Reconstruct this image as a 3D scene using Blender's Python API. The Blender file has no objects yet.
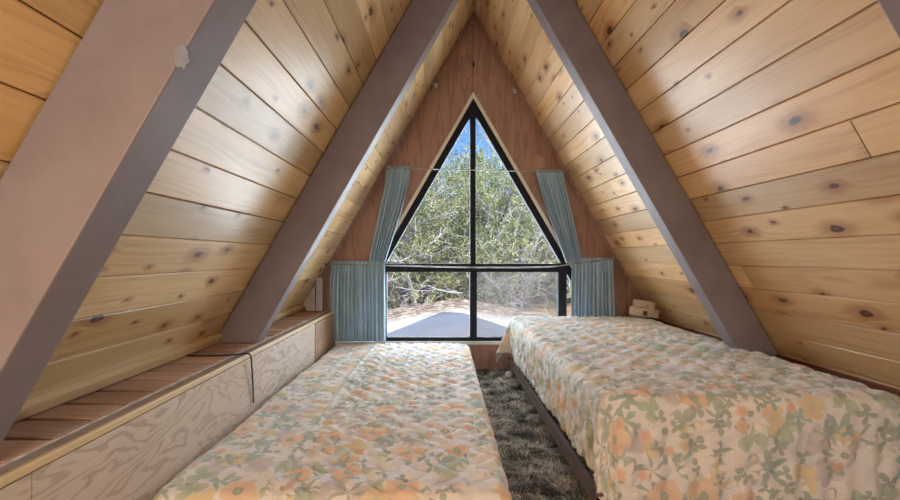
import bpy, math, random
import numpy as np
from mathutils import Vector, Matrix

random.seed(7)
rng = np.random.default_rng(7)
SC = bpy.context.scene
COL = SC.collection
PI = math.pi

# ------------------------------------------------------------------ frame of the place
F = 440.0; U0 = 443.0; V0 = 256.0; H = 0.90      # focal length in px, optical axis, eye height
D = 3.44                                          # distance to the window wall
RX, RZ = 0.242, 2.82                              # ridge of the A-frame
C60, S60 = 0.5, math.sqrt(3) / 2

def P(u, v, Y):                                   # measured point -> place
    return Vector(((u - U0) * Y / F, Y, H + (V0 - v) * Y / F))

def roof_x(z, side, off=0.0):                     # inner face of the roof at height z
    return RX + side * ((RZ - z) / math.sqrt(3) - off / S60)

# ------------------------------------------------------------------ object helpers
def tag(o, label=None, cat=None, group=None, kind=None):
    if label: o['label'] = label
    if cat: o['category'] = cat
    if group: o['group'] = group
    if kind: o['kind'] = kind
    return o

def empty(name, loc=(0, 0, 0), rot=(0, 0, 0)):
    o = bpy.data.objects.new(name, None); COL.objects.link(o)
    o.empty_display_size = 0.1
    o.location = loc; o.rotation_euler = rot
    return o

class MB:
    """collects shapes and links them as ONE mesh object"""
    def __init__(s): s.v = []; s.f = []; s.uv = []; s.uv2 = []
    def face(s, pts, uv=None, uv2=None):
        i = len(s.v); s.v += [tuple(p) for p in pts]; s.f.append(tuple(range(i, i + len(pts))))
        s.uv.append(uv or [(0, 0)] * len(pts)); s.uv2.append(uv2 or [(0, 0)] * len(pts))
    def poly(s, pts, faces):
        i = len(s.v); s.v += [tuple(p) for p in pts]
        for f in faces:
            s.f.append(tuple(i + k for k in f))
            s.uv.append([(pts[k][1], pts[k][2] + pts[k][0]) for k in f]); s.uv2.append([(0, 0)] * len(f))
        return s
    def box(s, x0, x1, y0, y1, z0, z1, M=None):
        p = [Vector(q) for q in ((x0,y0,z0),(x1,y0,z0),(x1,y1,z0),(x0,y1,z0),(x0,y0,z1),(x1,y0,z1),(x1,y1,z1),(x0,y1,z1))]
        if M: p = [M @ q for q in p]
        return s.poly(p, ((0,3,2,1),(4,5,6,7),(0,1,5,4),(1,2,6,5),(2,3,7,6),(3,0,4,7)))
    def prism_y(s, prof, y0, y1):                 # profile in XZ extruded along Y
        n = len(prof)
        a = sum(prof[i][0] * prof[(i+1) % n][1] - prof[(i+1) % n][0] * prof[i][1] for i in range(n))
        if a < 0: prof = prof[::-1]
        p = [Vector((x, y0, z)) for x, z in prof] + [Vector((x, y1, z)) for x, z in prof]
        fs = [tuple(range(n)), tuple(range(2*n-1, n-1, -1))]
        fs += [((i+1) % n, i, i + n, (i+1) % n + n) for i in range(n)]
        return s.poly(p, fs)
    def tube(s, pts, r, n=8, r2=None):
        pts = [Vector(p) for p in pts]; m = len(pts); ring = []
        ref = None
        for i, p in enumerate(pts):
            t = (pts[min(i+1, m-1)] - pts[max(i-1, 0)]).normalized()
            if ref is None: ref = Vector((0,0,1)) if abs(t.z) < 0.9 else Vector((1,0,0))
            a = t.cross(ref).normalized(); b = t.cross(a).normalized(); ref = -b if ref.dot(b) < 0 else b
            rr = r if r2 is None else r + (r2 - r) * i / (m - 1)
            ring.append([p + a * (rr * math.cos(2*PI*k/n)) + b * (rr * math.sin(2*PI*k/n)) for k in range(n)])
        v = [q for R in ring for q in R]
        f = [(i*n+k, i*n+(k+1) % n, (i+1)*n+(k+1) % n, (i+1)*n+k) for i in range(m-1) for k in range(n)]
        f += [tuple(range(n))[::-1], tuple((m-1)*n + k for k in range(n))]
        return s.poly(v, f)
    def build(s, name, mat, parent=None, bevel=0.0, smooth=False, seg=2):
        me = bpy.data.meshes.new(name); me.from_pydata(s.v, [], s.f)
        a = me.uv_layers.new(name='UVMap'); b = me.uv_layers.new(name='rand')
        a.data.foreach_set('uv', np.array([c for q in s.uv for c in q], dtype=np.float32).ravel())
        b.data.foreach_set('uv', np.array([c for q in s.uv2 for c in q], dtype=np.float32).ravel())
        return link(name, me, mat, parent, bevel, smooth, seg)

def link(name, me, mat, parent=None, bevel=0.0, smooth=False, seg=2):
    me.validate(); me.update()
    if mat: me.materials.append(mat)
    if smooth: me.polygons.foreach_set('use_smooth', [True] * len(me.polygons))
    o = bpy.data.objects.new(name, me); COL.objects.link(o)
    if parent: o.parent = parent
    if bevel:
        m = o.modifiers.new('bevel', 'BEVEL'); m.width = bevel; m.segments = seg; m.limit_method = 'ANGLE'; m.angle_limit = 0.6
    return o

def grid_mesh(name, X, uv, mat, parent=None, thick=0.0):
    """X: (n,m,3) positions, uv: (n,m,2)"""
    n, m = X.shape[:2]
    idx = np.arange(n*m).reshape(n, m)
    f = np.stack([idx[:-1,:-1], idx[1:,:-1], idx[1:,1:], idx[:-1,1:]], -1).reshape(-1, 4)
    me = bpy.data.meshes.new(name); me.from_pydata(X.reshape(-1,3).tolist(), [], f.tolist())
    l = me.uv_layers.new(name='UVMap'); me.uv_layers.new(name='rand')
    l.data.foreach_set('uv', uv.reshape(-1,2)[f.ravel()].astype(np.float32).ravel())
    o = link(name, me, mat, parent, 0, True)
    if thick:
        md = o.modifiers.new('thick', 'SOLIDIFY'); md.thickness = thick; md.offset = -1
    return o

# ------------------------------------------------------------------ node helpers
class NT:
    def __init__(s, name):
        s.m = bpy.data.materials.new(name); s.m.use_nodes = True; s.t = s.m.node_tree
        s.t.nodes.clear(); s.out = s.t.nodes.new('ShaderNodeOutputMaterial')
    def n(s, typ, **kw):
        x = s.t.nodes.new('ShaderNode' + typ)
        for k, v in kw.items(): setattr(x, k, v)
        return x
    def put(s, sock, val):
        if hasattr(val, 'is_linked'): s.t.links.new(val, sock)
        elif val is not None: sock.default_value = val
    def math(s, op, a, b=None, c=None, clamp=False):
        x = s.n('Math', operation=op, use_clamp=clamp); s.put(x.inputs[0], a)
        if b is not None: s.put(x.inputs[1], b)
        if c is not None: s.put(x.inputs[2], c)
        return x.outputs[0]
    def vmath(s, op, a, b=None, out=0):
        x = s.n('VectorMath', operation=op); s.put(x.inputs[0], a)
        if b is not None: s.put(x.inputs[1], b)
        return x.outputs[out]
    def scale(s, a, k):
        x = s.n('VectorMath', operation='SCALE'); s.put(x.inputs[0], a); s.put(x.inputs['Scale'], k); return x.outputs[0]
    def mix(s, f, a, b, blend='MIX'):
        x = s.n('Mix', data_type='RGBA', blend_type=blend); s.put(x.inputs[0], f)
        s.put(x.inputs[6], col(a)); s.put(x.inputs[7], col(b)); return x.outputs[2]
    def noise(s, vec, scale, detail=3, rough=0.55, dist=0.0, dim='3D'):
        x = s.n('TexNoise', noise_dimensions=dim); s.put(x.inputs['Vector'], vec); s.put(x.inputs['Scale'], scale)
        s.put(x.inputs['Detail'], detail); s.put(x.inputs['Roughness'], rough); s.put(x.inputs['Distortion'], dist)
        return x.outputs
    def ramp(s, f, stops, interp='LINEAR'):
        x = s.n('ValToRGB'); x.color_ramp.interpolation = interp; e = x.color_ramp.elements
        while len(e) < len(stops): e.new(0.5)
        for q, (p, c) in zip(e, stops): q.position = p; q.color = col(c)
        s.put(x.inputs[0], f); return x.outputs[0]
    def step(s, x, a, b):                          # smooth step 0..1 from a to b
        y = s.n('MapRange', interpolation_type='SMOOTHSTEP'); s.put(y.inputs['Value'], x)
        s.put(y.inputs['From Min'], a); s.put(y.inputs['From Max'], b); return y.outputs[0]
    def comb(s, x, y, z=0.0):
        c = s.n('CombineXYZ'); s.put(c.inputs[0], x); s.put(c.inputs[1], y); s.put(c.inputs[2], z); return c.outputs[0]
    def sep(s, v):
        c = s.n('SeparateXYZ'); s.put(c.inputs[0], v); return c.outputs
    def uv(s, name='UVMap'): return s.n('UVMap', uv_map=name).outputs[0]
    def obj(s): return s.n('TexCoord').outputs['Object']
    def bump(s, h, strength=0.3, dist=0.01):
        b = s.n('Bump'); s.put(b.inputs['Height'], h); b.inputs['Strength'].default_value = strength
        b.inputs['Distance'].default_value = dist; return b.outputs[0]
    def bsdf(s, color, rough=0.6, normal=None, spec=0.5, metal=0.0, coat=0.0, coatr=0.2, trans=0.0):
        b = s.n('BsdfPrincipled'); s.put(b.inputs['Base Color'], col(color)); s.put(b.inputs['Roughness'], rough)
        b.inputs['Specular IOR Level'].default_value = spec; b.inputs['Metallic'].default_value = metal
        b.inputs['Coat Weight'].default_value = coat; b.inputs['Coat Roughness'].default_value = coatr
        if normal is not None: s.put(b.inputs['Normal'], normal)
        return b.outputs[0]
    def done(s, shader): s.t.links.new(shader, s.out.inputs[0]); return s.m

def col(c):
    return c if hasattr(c, 'is_linked') else ((*c, 1.0) if len(c) == 3 else c)
def rgb(r, g, b):                                   # sRGB 0-255 -> linear
    f = lambda c: (c/255)/12.92 if c/255 <= 0.04045 else ((c/255+0.055)/1.055)**2.4
    return (f(r), f(g), f(b))

# ------------------------------------------------------------------ materials
def plank_wood(name, light, mid, deep, knot_density=0.5, rough=0.36, coat=0.30):
    t = NT(name); uv = t.uv(); rnd = t.sep(t.uv('rand')); x, y, _ = t.sep(uv)
    bx = t.math('ADD', x, t.math('MULTIPLY', rnd[0], 37.0)); by = t.math('ADD', y, t.math('MULTIPLY', rnd[1], 11.0))
    base = t.comb(bx, by)
    kv = t.comb(t.math('MULTIPLY', bx, 4.6), t.math('MULTIPLY', by, 9.5))
    wob = t.noise(base, 30.0, 2)[1]
    kv = t.vmath('ADD', kv, t.scale(t.vmath('SUBTRACT', wob, (0.5,0.5,0.5)), 0.16))
    vo = t.n('TexVoronoi', voronoi_dimensions='2D', feature='F1'); t.put(vo.inputs['Vector'], kv); vo.inputs['Scale'].default_value = 1.0
    vo.inputs['Randomness'].default_value = 0.9
    kd = vo.outputs['Distance']; kr = t.sep(vo.outputs['Color'])
    has = t.math('LESS_THAN', kr[0], knot_density)
    size = t.math('MULTIPLY_ADD', t.math('POWER', kr[1], 2.0), 0.12, 0.042)
    rel = t.math('DIVIDE', kd, size)
    core = t.math('MULTIPLY', t.math('SUBTRACT', 1.0, t.step(rel, 0.55, 1.05)), has)
    halo = t.math('MULTIPLY', t.math('SUBTRACT', 1.0, t.step(rel, 0.9, 3.4)), has)
    # growth rings bulge around the knots
    bulge = t.math('MULTIPLY', halo, 0.022)
    lowx = t.comb(t.math('MULTIPLY', bx, 1.1), t.math('MULTIPLY', by, 6.0))
    warp = t.math('MULTIPLY', t.math('SUBTRACT', t.noise(lowx, 1.0, 2, 0.5)[0], 0.5), 0.17)
    rp = t.math('ADD', t.math('ADD', by, warp), bulge)
    ring = t.math('SINE', t.math('ADD', t.math('MULTIPLY', rp, 240.0), t.math('MULTIPLY', t.noise(t.comb(t.math('MULTIPLY', rp, 30.0), t.math('MULTIPLY', bx, 0.4)), 1.0, 2)[0], 16.0)))
    ringf = t.math('MULTIPLY', t.math('MULTIPLY_ADD', ring, 0.5, 0.5), t.step(t.noise(t.comb(t.math('MULTIPLY', bx, 1.3), t.math('MULTIPLY', by, 14.0)), 1.0, 2)[0], 0.3, 0.7))
    fine = t.noise(t.comb(t.math('MULTIPLY', bx, 3.0), t.math('MULTIPLY', by, 160.0)), 1.0, 3, 0.6)[0]
    blot = t.noise(t.comb(t.math('MULTIPLY', bx, 1.6), t.math('MULTIPLY', by, 7.0)), 1.0, 3, 0.55)[0]
    c = t.mix(t.step(blot, 0.3, 0.72), light, mid)
    c = t.mix(t.math('MULTIPLY', t.math('POWER', ringf, 1.5), 0.42), c, deep)
    c = t.mix(t.math('MULTIPLY', t.step(fine, 0.45, 0.8), 0.28), c, deep)
    # board to board tone
    tone = t.math('MULTIPLY_ADD', rnd[0], 0.44, 0.78)
    c = t.mix(1.0, c, t.comb(tone, t.math('MULTIPLY', tone, t.math('MULTIPLY_ADD', rnd[1], 0.10, 0.95)), t.math('MULTIPLY', tone, t.math('MULTIPLY_ADD', rnd[1], 0.24, 0.88))), 'MULTIPLY')
    c = t.mix(t.math('MULTIPLY', halo, 0.55), c, rgb(150, 88, 45))
    c = t.mix(t.math('MULTIPLY', core, 0.72), c, rgb(104, 62, 42)); c = t.mix(t.math('MULTIPLY', t.math('MULTIPLY', t.math('SUBTRACT', 1.0, t.step(t.math('ABSOLUTE', t.math('SUBTRACT', rel, t.math('MULTIPLY', kr[2], 0.6))), 0.12, 0.45)), has), 0.85), c, rgb(66, 36, 27))
    h = t.math('ADD', t.math('MULTIPLY', fine, 0.25), t.math('ADD', t.math('MULTIPLY', blot, 1.1), t.math('MULTIPLY', halo, 0.5)))
    return t.done(t.bsdf(c, t.math('MULTIPLY_ADD', fine, 0.12, rough), t.bump(h, 0.35, 0.006), 0.5, 0, coat, 0.22))

PINE_L = plank_wood('varnished pine left', rgb(226,200,152), rgb(210,178,126), rgb(166,126,82))
PINE_R = plank_wood('varnished pine right', rgb(226,193,148), rgb(210,172,124), rgb(166,120,80))
SLATWOOD = plank_wood('red brown shelf wood', rgb(192,158,138), rgb(174,140,120), rgb(138,104,88), 0.08, 0.55, 0.0)
ENDWOOD = plank_wood('brown end board wood', rgb(178,146,118), rgb(158,126,98), rgb(120,90,68), 0.10, 0.55, 0.0)
TRIMWOOD = plank_wood('pale trim wood', rgb(222,200,156), rgb(208,182,136), rgb(176,146,100), 0.05, 0.45, 0.1)
REDTRIM = plank_wood('dark red trim wood', rgb(130,78,52), rgb(112,64,42), rgb(82,44,30), 0.05, 0.5, 0.1)

def fir_plywood(name, light, dark, k=46.0):
    t = NT(name); o = t.uv(); x, y, _ = t.sep(o)
    q = t.comb(t.math('MULTIPLY', x, 3.0), t.math('MULTIPLY', y, 9.0))
    n = t.noise(q, 1.0, 3, 0.5, 0.35)[0]
    r = t.math('SINE', t.math('ADD', t.math('MULTIPLY', n, k), t.math('MULTIPLY', y, 90.0)))
    line = t.step(r, 0.0, 0.95)
    fine = t.noise(t.comb(t.math('MULTIPLY', x, 6.0), t.math('MULTIPLY', y, 220.0)), 1.0, 2)[0]
    big = t.noise(o, 1.6, 2)[0]
    c = t.mix(t.math('MULTIPLY', line, 0.62), light, dark)
    c = t.mix(t.math('MULTIPLY', t.step(fine, 0.45, 0.75), 0.25), c, dark)
    c = t.mix(t.step(big, 0.35, 0.7), c, t.mix(0.5, c, rgb(196,176,158)))
    return t.done(t.bsdf(c, 0.6, t.bump(t.math('ADD', line, fine), 0.15, 0.003), 0.35))
FIRPLY = fir_plywood('weathered fir plywood', rgb(208,196,182), rgb(164,142,128), 60.0)

def brown_plywood():
    t = NT('red brown plywood'); o = t.obj(); x, y, z = t.sep(o)
    q = t.comb(t.math('MULTIPLY', x, 9.0), 0.0, t.math('MULTIPLY', z, 1.4))
    n = t.noise(q, 1.0, 3, 0.55, 0.5)[0]
    r = t.math('SINE', t.math('ADD', t.math('MULTIPLY', n, 34.0), t.math('MULTIPLY', x, 30.0)))
    fine = t.noise(t.comb(t.math('MULTIPLY', x, 260.0), 0.0, t.math('MULTIPLY', z, 7.0)), 1.0, 3)[0]
    big = t.noise(o, 2.0, 3)[0]
    c = t.mix(t.step(big, 0.3, 0.7), rgb(174,138,122), rgb(160,123,107))
    c = t.mix(t.math('MULTIPLY', t.step(r, 0.1, 1.0), 0.35), c, rgb(112,76,62))
    c = t.mix(t.math('MULTIPLY', t.step(fine, 0.45, 0.8), 0.35), c, rgb(106,70,58))
    # sheet joints
    j = None
    for sx in (RX - 0.006, RX + 1.19, RX - 1.22):
        d = t.math('LESS_THAN', t.math('ABSOLUTE', t.math('SUBTRACT', x, sx)), 0.0022)
        j = d if j is None else t.math('MAXIMUM', j, d)
    c = t.mix(t.math('MULTIPLY', j, 0.8), c, rgb(52,30,24))
    return t.done(t.bsdf(c, 0.55, t.bump(fine, 0.15, 0.002), 0.35))
BROWNPLY = brown_plywood()

def paint(name, c1, c2, rough=0.5, sc=6.0, spec=0.4, scratch=0.0, metal=0.0):
    t = NT(name); o = t.obj()
    n = t.noise(o, sc, 4, 0.6)[0]; f = t.noise(o, 90.0, 3)[0]
    c = t.mix(t.step(n, 0.35, 0.68), c1, c2)
    if scratch:
        s2 = t.noise(t.vmath('MULTIPLY', o, (7.0, 7.0, 2.0)), 6.0, 6, 0.75, 1.2)[0]
        c = t.mix(t.math('MULTIPLY', t.step(s2, 0.66, 0.74), scratch), c, rgb(172,158,152))
    return t.done(t.bsdf(c, t.math('MULTIPLY_ADD', n, 0.15, rough - 0.07), t.bump(t.math('ADD', t.math('MULTIPLY', f, 0.4), n), 0.12, 0.004), spec, metal))
RAFTER = paint('mauve grey painted timber', rgb(137,129,135), rgb(127,118,124), 0.5, 5.0, 0.28, 0.25)
BLACKF = paint('black aluminium', rgb(30,31,38), rgb(38,39,46), 0.6, 9.0, 0.15)
CREAM = paint('cream paint', rgb(232,226,214), rgb(222,214,200), 0.55)
PALEB = paint('pale board', rgb(228,221,208), rgb(218,208,194), 0.6)
GREYST = paint('grey blue strip', rgb(190,190,194), rgb(174,174,180), 0.5)
LEDGER = paint('mauve grey ledger', rgb(164,150,150), rgb(144,130,131), 0.6, 14.0)
EDGEST = paint('whitish raw edge', rgb(214,204,192), rgb(184,170,158), 0.7, 25.0)
SILLW = paint('white sill', rgb(206,206,206), rgb(190,190,190), 0.5)
DARKM = paint('dark brown metal', rgb(112,92,86), rgb(98,80,76), 0.45, 12.0, 0.5)
BLACKM = paint('black metal', rgb(20,20,22), rgb(28,28,30), 0.45)
STEEL = paint('thin steel rod', rgb(170,170,172), rgb(140,140,142), 0.35, 9, 0.5, 0, 0.6)
CABLE = paint('dark green black cable', rgb(24,30,28), rgb(32,40,36), 0.45)
PLASTIC = paint('cream plastic', rgb(206,190,170), rgb(196,178,156), 0.45)
DARKPL = paint('grey green dark plastic', rgb(82,76,62), rgb(74,68,56), 0.4)
WHITEP = paint('white plastic', rgb(214,218,226), rgb(200,204,214), 0.5)
PATCHW = paint('lighter plywood patch', rgb(182,140,118), rgb(172,130,108), 0.55, 20)
MATTR = paint('mattress ticking', rgb(196,190,180), rgb(184,178,168), 0.9)
BLUECHIP = paint('chipped blue grey paint', rgb(134,142,158), rgb(120,126,142), 0.6, 30)
SUBFL = paint('sub floor', rgb(110,90,70), rgb(98,80,62), 0.8)
BACKW = paint('back wall pine tone', rgb(190,150,108), rgb(176,136,96), 0.6)

def curtain_mat():
    t = NT('blue grey curtain cloth'); uv = t.uv()
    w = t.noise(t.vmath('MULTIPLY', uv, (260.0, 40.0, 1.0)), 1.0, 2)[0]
    n = t.noise(uv, 6.0, 3)[0]
    c = t.mix(t.step(n, 0.3, 0.7), rgb(192,214,228), rgb(180,205,221))
    c = t.mix(t.math('MULTIPLY', w, 0.3), c, rgb(140,170,190))  # weave streaks; their darker tone also paints in some fold shading
    d = t.n('BsdfDiffuse'); t.put(d.inputs[0], c); t.put(d.inputs['Normal'], t.bump(w, 0.2, 0.002))
    tr = t.n('BsdfTranslucent'); t.put(tr.inputs[0], c)
    m = t.n('MixShader'); m.inputs[0].default_value = 0.13; t.t.links.new(d.outputs[0], m.inputs[1]); t.t.links.new(tr.outputs[0], m.inputs[2])
    return t.done(m.outputs[0])
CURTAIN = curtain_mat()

def glass_mat():
    t = NT('window glass')
    a = t.n('BsdfTransparent'); a.inputs[0].default_value = (0.96, 0.97, 0.97, 1)
    g = t.n('BsdfGlossy'); g.inputs['Roughness'].default_value = 0.02
    m = t.n('MixShader'); m.inputs[0].default_value = 0.0012
    t.t.links.new(a.outputs[0], m.inputs[1]); t.t.links.new(g.outputs[0], m.inputs[2])
    return t.done(m.outputs[0])
GLASS = glass_mat()

def screen_mat():
    t = NT('insect screen mesh')
    a = t.n('BsdfTransparent'); d = t.n('BsdfDiffuse'); d.inputs[0].default_value = (*rgb(205,205,210), 1)
    m = t.n('MixShader'); m.inputs[0].default_value = 0.20
    t.t.links.new(a.outputs[0], m.inputs[1]); t.t.links.new(d.outputs[0], m.inputs[2])
    return t.done(m.outputs[0])
SCREEN = screen_mat()

def floral():
    t = NT('floral bedspread cloth'); uv0 = t.uv()
    wob = t.noise(uv0, 26.0, 2)[1]
    uv = t.vmath('ADD', uv0, t.scale(t.vmath('SUBTRACT', wob, (0.5, 0.5, 0.5)), 0.016))
    cn = t.noise(uv0, 5.0, 2)[0]
    c = t.mix(t.step(cn, 0.35, 0.65), rgb(232,225,219), rgb(230,225,225))
    def layer(c, sc, off, dens, R, n, base, pw, colr, col2=None, centre=None, rc=0.25, outline=None, squash=1.0, rnd=0.95, soft=0.0012, notch=0.0):
        q = t.vmath('ADD', uv, off)
        v = t.n('TexVoronoi', voronoi_dimensions='2D', feature='F1'); t.put(v.inputs['Vector'], q)
        v.inputs['Scale'].default_value = sc; v.inputs['Randomness'].default_value = rnd
        cr = t.sep(v.outputs['Color'])
        p = t.sep(t.vmath('SUBTRACT', q, v.outputs['Position']))
        r = t.math('SQRT', t.math('ADD', t.math('MULTIPLY', p[0], p[0]), t.math('MULTIPLY', t.math('MULTIPLY', p[1], p[1]), squash)))
        a = t.math('ADD', t.math('ARCTAN2', p[1], p[0]), t.math('MULTIPLY', cr[1], 6.28))
        lob = t.math('POWER', t.math('ABSOLUTE', t.math('COSINE', t.math('MULTIPLY', a, n / 2.0))), pw)
        reff = t.math('MULTIPLY', t.math('MULTIPLY_ADD', lob, 1 - base, base), t.math('MULTIPLY_ADD', cr[2], R * 0.35, R * 0.8))
        has = t.math('LESS_THAN', cr[0], dens)
        dd = t.math('SUBTRACT', reff, r)
        mask = t.math('MULTIPLY', t.step(dd, -soft, soft), has)
        if outline:
            om = t.math('MULTIPLY', t.step(dd, -soft - 0.0018, -0.0018 + soft), has)
            c = t.mix(om, c, outline)
        cc = colr
        if col2:
            cc = t.mix(t.step(t.math('DIVIDE', r, R), 0.25, 0.95), col2, colr)
        c = t.mix(mask, c, cc)
        if centre:
            cm = t.math('MULTIPLY', t.math('SUBTRACT', 1.0, t.step(t.math('DIVIDE', r, R), rc * 0.85, rc * 1.1)), has)
            c = t.mix(cm, c, centre)
            cm = t.math('MULTIPLY', t.math('SUBTRACT', 1.0, t.step(t.math('DIVIDE', r, R), rc * 0.3, rc * 0.55)), has)
            c = t.mix(cm, c, t.mix(0.5, centre, rgb(160,170,110)))
        return c
    c = layer(c, 8.5, (3.3,1.7,0), 0.42, 0.058, 5, 0.55, 0.8, rgb(205,188,190), rgb(190,172,178))                       # lilac
    c = layer(c, 9.5, (8.1,4.4,0), 0.46, 0.048, 3, 0.10, 0.7, rgb(176,188,140), rgb(138,160,108))                        # soft leaves
    c = layer(c, 9.0, (1.1,6.4,0), 0.30, 0.056, 5, 0.06, 1.4, rgb(128,172,150), rgb(104,148,124))                        # blue green leaves
    c = layer(c, 7.6, (6.2,8.3,0), 0.45, 0.070, 5, 0.012, 9.0, rgb(138,156,124), rgb(118,138,106))                        # grass blades
    c = layer(c, 8.2, (5.7,2.2,0), 0.38, 0.052, 5, 0.62, 0.8, rgb(228,196,112), rgb(212,178,84), rgb(190,170,90), 0.2)   # yellow
    c = layer(c, 11.0, (2.6,9.3,0), 0.36, 0.036, 4, 0.05, 1.3, rgb(128,146,108), rgb(106,128,92))                          # dark sprigs
    c = layer(c, 7.2, (9.9,0.4,0), 0.42, 0.058, 11, 0.42, 0.7, rgb(240,230,218), rgb(232,222,210), rgb(104,124,66), 0.2, rgb(168,158,146))  # daisies
    c = layer(c, 6.4, (4.2,7.7,0), 0.38, 0.054, 6, 0.86, 0.9, rgb(238,188,132), rgb(230,170,106), rgb(112,128,66), 0.27)   # orange poppies
    c = layer(c, 15.0, (7.4,3.9,0), 0.34, 0.024, 3, 0.08, 1.2, rgb(124,144,114), rgb(108,128,100))                           # small leaves
    c = layer(c, 13.0, (0.6,5.1,0), 0.14, 0.020, 5, 0.70, 0.9, rgb(236,176,112), rgb(222,150,80))                        # small buds
    c = t.mix(0.44, c, rgb(224,229,236))
    wv = t.noise(uv0, 240.0, 2)[0]; wr = t.noise(uv0, 22.0, 4, 0.6, 0.6)[0]
    b = t.n('BsdfPrincipled'); t.put(b.inputs['Base Color'], c); b.inputs['Roughness'].default_value = 0.85
    b.inputs['Specular IOR Level'].default_value = 0.2; b.inputs['Sheen Weight'].default_value = 0.15
    t.put(b.inputs['Normal'], t.bump(t.math('ADD', t.math('MULTIPLY', wv, 0.1), wr), 0.35, 0.01))
    return t.done(b.outputs[0])
FLORAL = floral()

def attr_mat(name, stops, rough=0.9, trans=0.0, spec=0.2):
    t = NT(name); a = t.n('Attribute', attribute_name='tone').outputs['Fac']
    c = t.ramp(a, stops)
    if not trans: return t.done(t.bsdf(c, rough, None, spec))
    d = t.n('BsdfDiffuse'); t.put(d.inputs[0], c); tr = t.n('BsdfTranslucent'); t.put(tr.inputs[0], c)
    m = t.n('MixShader'); m.inputs[0].default_value = trans
    t.t.links.new(d.outputs[0], m.inputs[1]); t.t.links.new(tr.outputs[0], m.inputs[2])
    return t.done(m.outputs[0])
SHAG = attr_mat('grey brown shag', [(0.0, rgb(66,62,56)), (0.35, rgb(132,126,116)), (0.7, rgb(186,180,168)), (1.0, rgb(222,218,206))])
FOLIAGE = attr_mat('juniper foliage', [(0.0, rgb(96,110,72)), (0.4, rgb(148,158,108)), (0.75, rgb(186,188,138)), (1.0, rgb(218,216,176))], 0.9, 0.25)
BARK = attr_mat('grey juniper bark', [(0.0, rgb(110,106,112)), (0.5, rgb(182,178,182)), (1.0, rgb(226,222,224))])

def roofing():
    t = NT('grey roll roofing with needle litter'); o = t.obj(); x, y, z = t.sep(o)
    g = t.noise(o, 220.0, 2)[0]; b = t.noise(o, 1.5, 3)[0]
    c = t.mix(t.step(b, 0.3, 0.7), rgb(212,206,200), rgb(222,216,210)); c = t.mix(t.math('MULTIPLY', g, 0.3), c, rgb(176,172,168))
    ln = t.math('LESS_THAN', t.math('FRACT', t.math('DIVIDE', y, 0.32)), 0.035)
    c = t.mix(t.math('MULTIPLY', ln, 0.35), c, rgb(160,156,154))
    lit = t.noise(t.vmath('MULTIPLY', o, (2.2, 3.0, 1.0)), 2.6, 5, 0.7, 0.8)[0]
    far = t.step(y, 6.0, 7.6)
    lm = t.math('MULTIPLY', t.step(lit, 0.42, 0.52), far)
    c = t.mix(t.math('MULTIPLY', far, 0.75), c, rgb(206,186,166))
    c = t.mix(t.math('MULTIPLY', lm, 0.85), c, rgb(84,62,50))
    return t.done(t.bsdf(c, 0.9, t.bump(g, 0.3, 0.004), 0.2))
ROOFING = roofing()

def soil():
    t = NT('dry needle covered soil'); o = t.obj()
    a = t.noise(o, 3.0, 5, 0.65)[0]; b = t.noise(o, 40.0, 3)[0]
    c = t.mix(t.step(a, 0.35, 0.65), rgb(150,122,96), rgb(196,170,142)); c = t.mix(t.math('MULTIPLY', b, 0.4), c, rgb(100,78,60))
    return t.done(t.bsdf(c, 0.95, t.bump(b, 0.4, 0.02), 0.1))
SOIL = soil()

# ------------------------------------------------------------------ the room shell
Y0, Y1 = -2.6, 3.96                                # roof runs from behind the eye to past the window wall

def boards(side, first, pitch, mat, name):
    m = MB(); ins = Vector((-side * S60, 0, -C60))        # towards the room
    dirv = Vector((side * C60, 0, -S60)); top = Vector((RX, 0, RZ))
    r = random.Random(11 if side < 0 else 23)
    k0 = -int(first / pitch) - 1; k = k0
    while True:
        s0 = first + k * pitch; s1 = s0 + pitch; k += 1
        if s0 > 3.24: break
        s0 = max(s0, 0.0)
        if s1 - s0 < 0.02: continue
        cuts = [Y0]; y = Y0 + r.uniform(1.0, 7.0)
        while y < D - 0.5: cuts.append(y); y += r.uniform(2.6, 4.5)
        cuts.append(Y1)
        for ya, yb in zip(cuts[:-1], cuts[1:]):
            R1, R2 = r.random(), r.random()
            lift = r.uniform(-0.0012, 0.0012)
            prof = [(s0 + 0.0012, -0.011), (s0 + 0.0012, -0.004), (s0 + 0.004, lift), (s1 - 0.0035, lift), (s1 - 0.0012, -0.004), (s1 - 0.0012, -0.011)]
            ga, gb = ya + 0.0008, yb - 0.0008
            for (sa, ha), (sb, hb) in zip(prof[:-1], prof[1:]):
                pts = [top + dirv * sa + ins * ha + Vector((0, ga, 0)), top + dirv * sb + ins * hb + Vector((0, ga, 0)),
                       top + dirv * sb + ins * hb + Vector((0, gb, 0)), top + dirv * sa + ins * ha + Vector((0, gb, 0))]
                uvs = [(ga, sa - s0), (ga, sb - s0), (gb, sb - s0), (gb, sa - s0)]
                if side > 0: pts = pts[::-1]; uvs = uvs[::-1]
                m.face(pts, uvs, [(R1, R2)] * 4)
    # deck behind the boards
    a, b = top - ins * 0.010, top + dirv * 3.26 - ins * 0.010
    a2, b2 = top - ins * 0.075 , top + dirv * 3.26 - ins * 0.075
    a = a + Vector((side * 0.006, 0, 0)); a2 = Vector((RX, 0, RZ + 0.15))
    m.prism_y([(a.x, a.z), (b.x, b.z), (b2.x, b2.z), (a2.x, a2.z)], Y0, Y1)
    return tag(m.build(name, mat), 'sloping wall of varnished knotty pine boards', None, None, 'structure')
boards(-1, 1.255, 0.1285, PINE_L, 'wall_left')
boards(+1, 1.289, 0.1225, PINE_R, 'wall_right')

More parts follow.
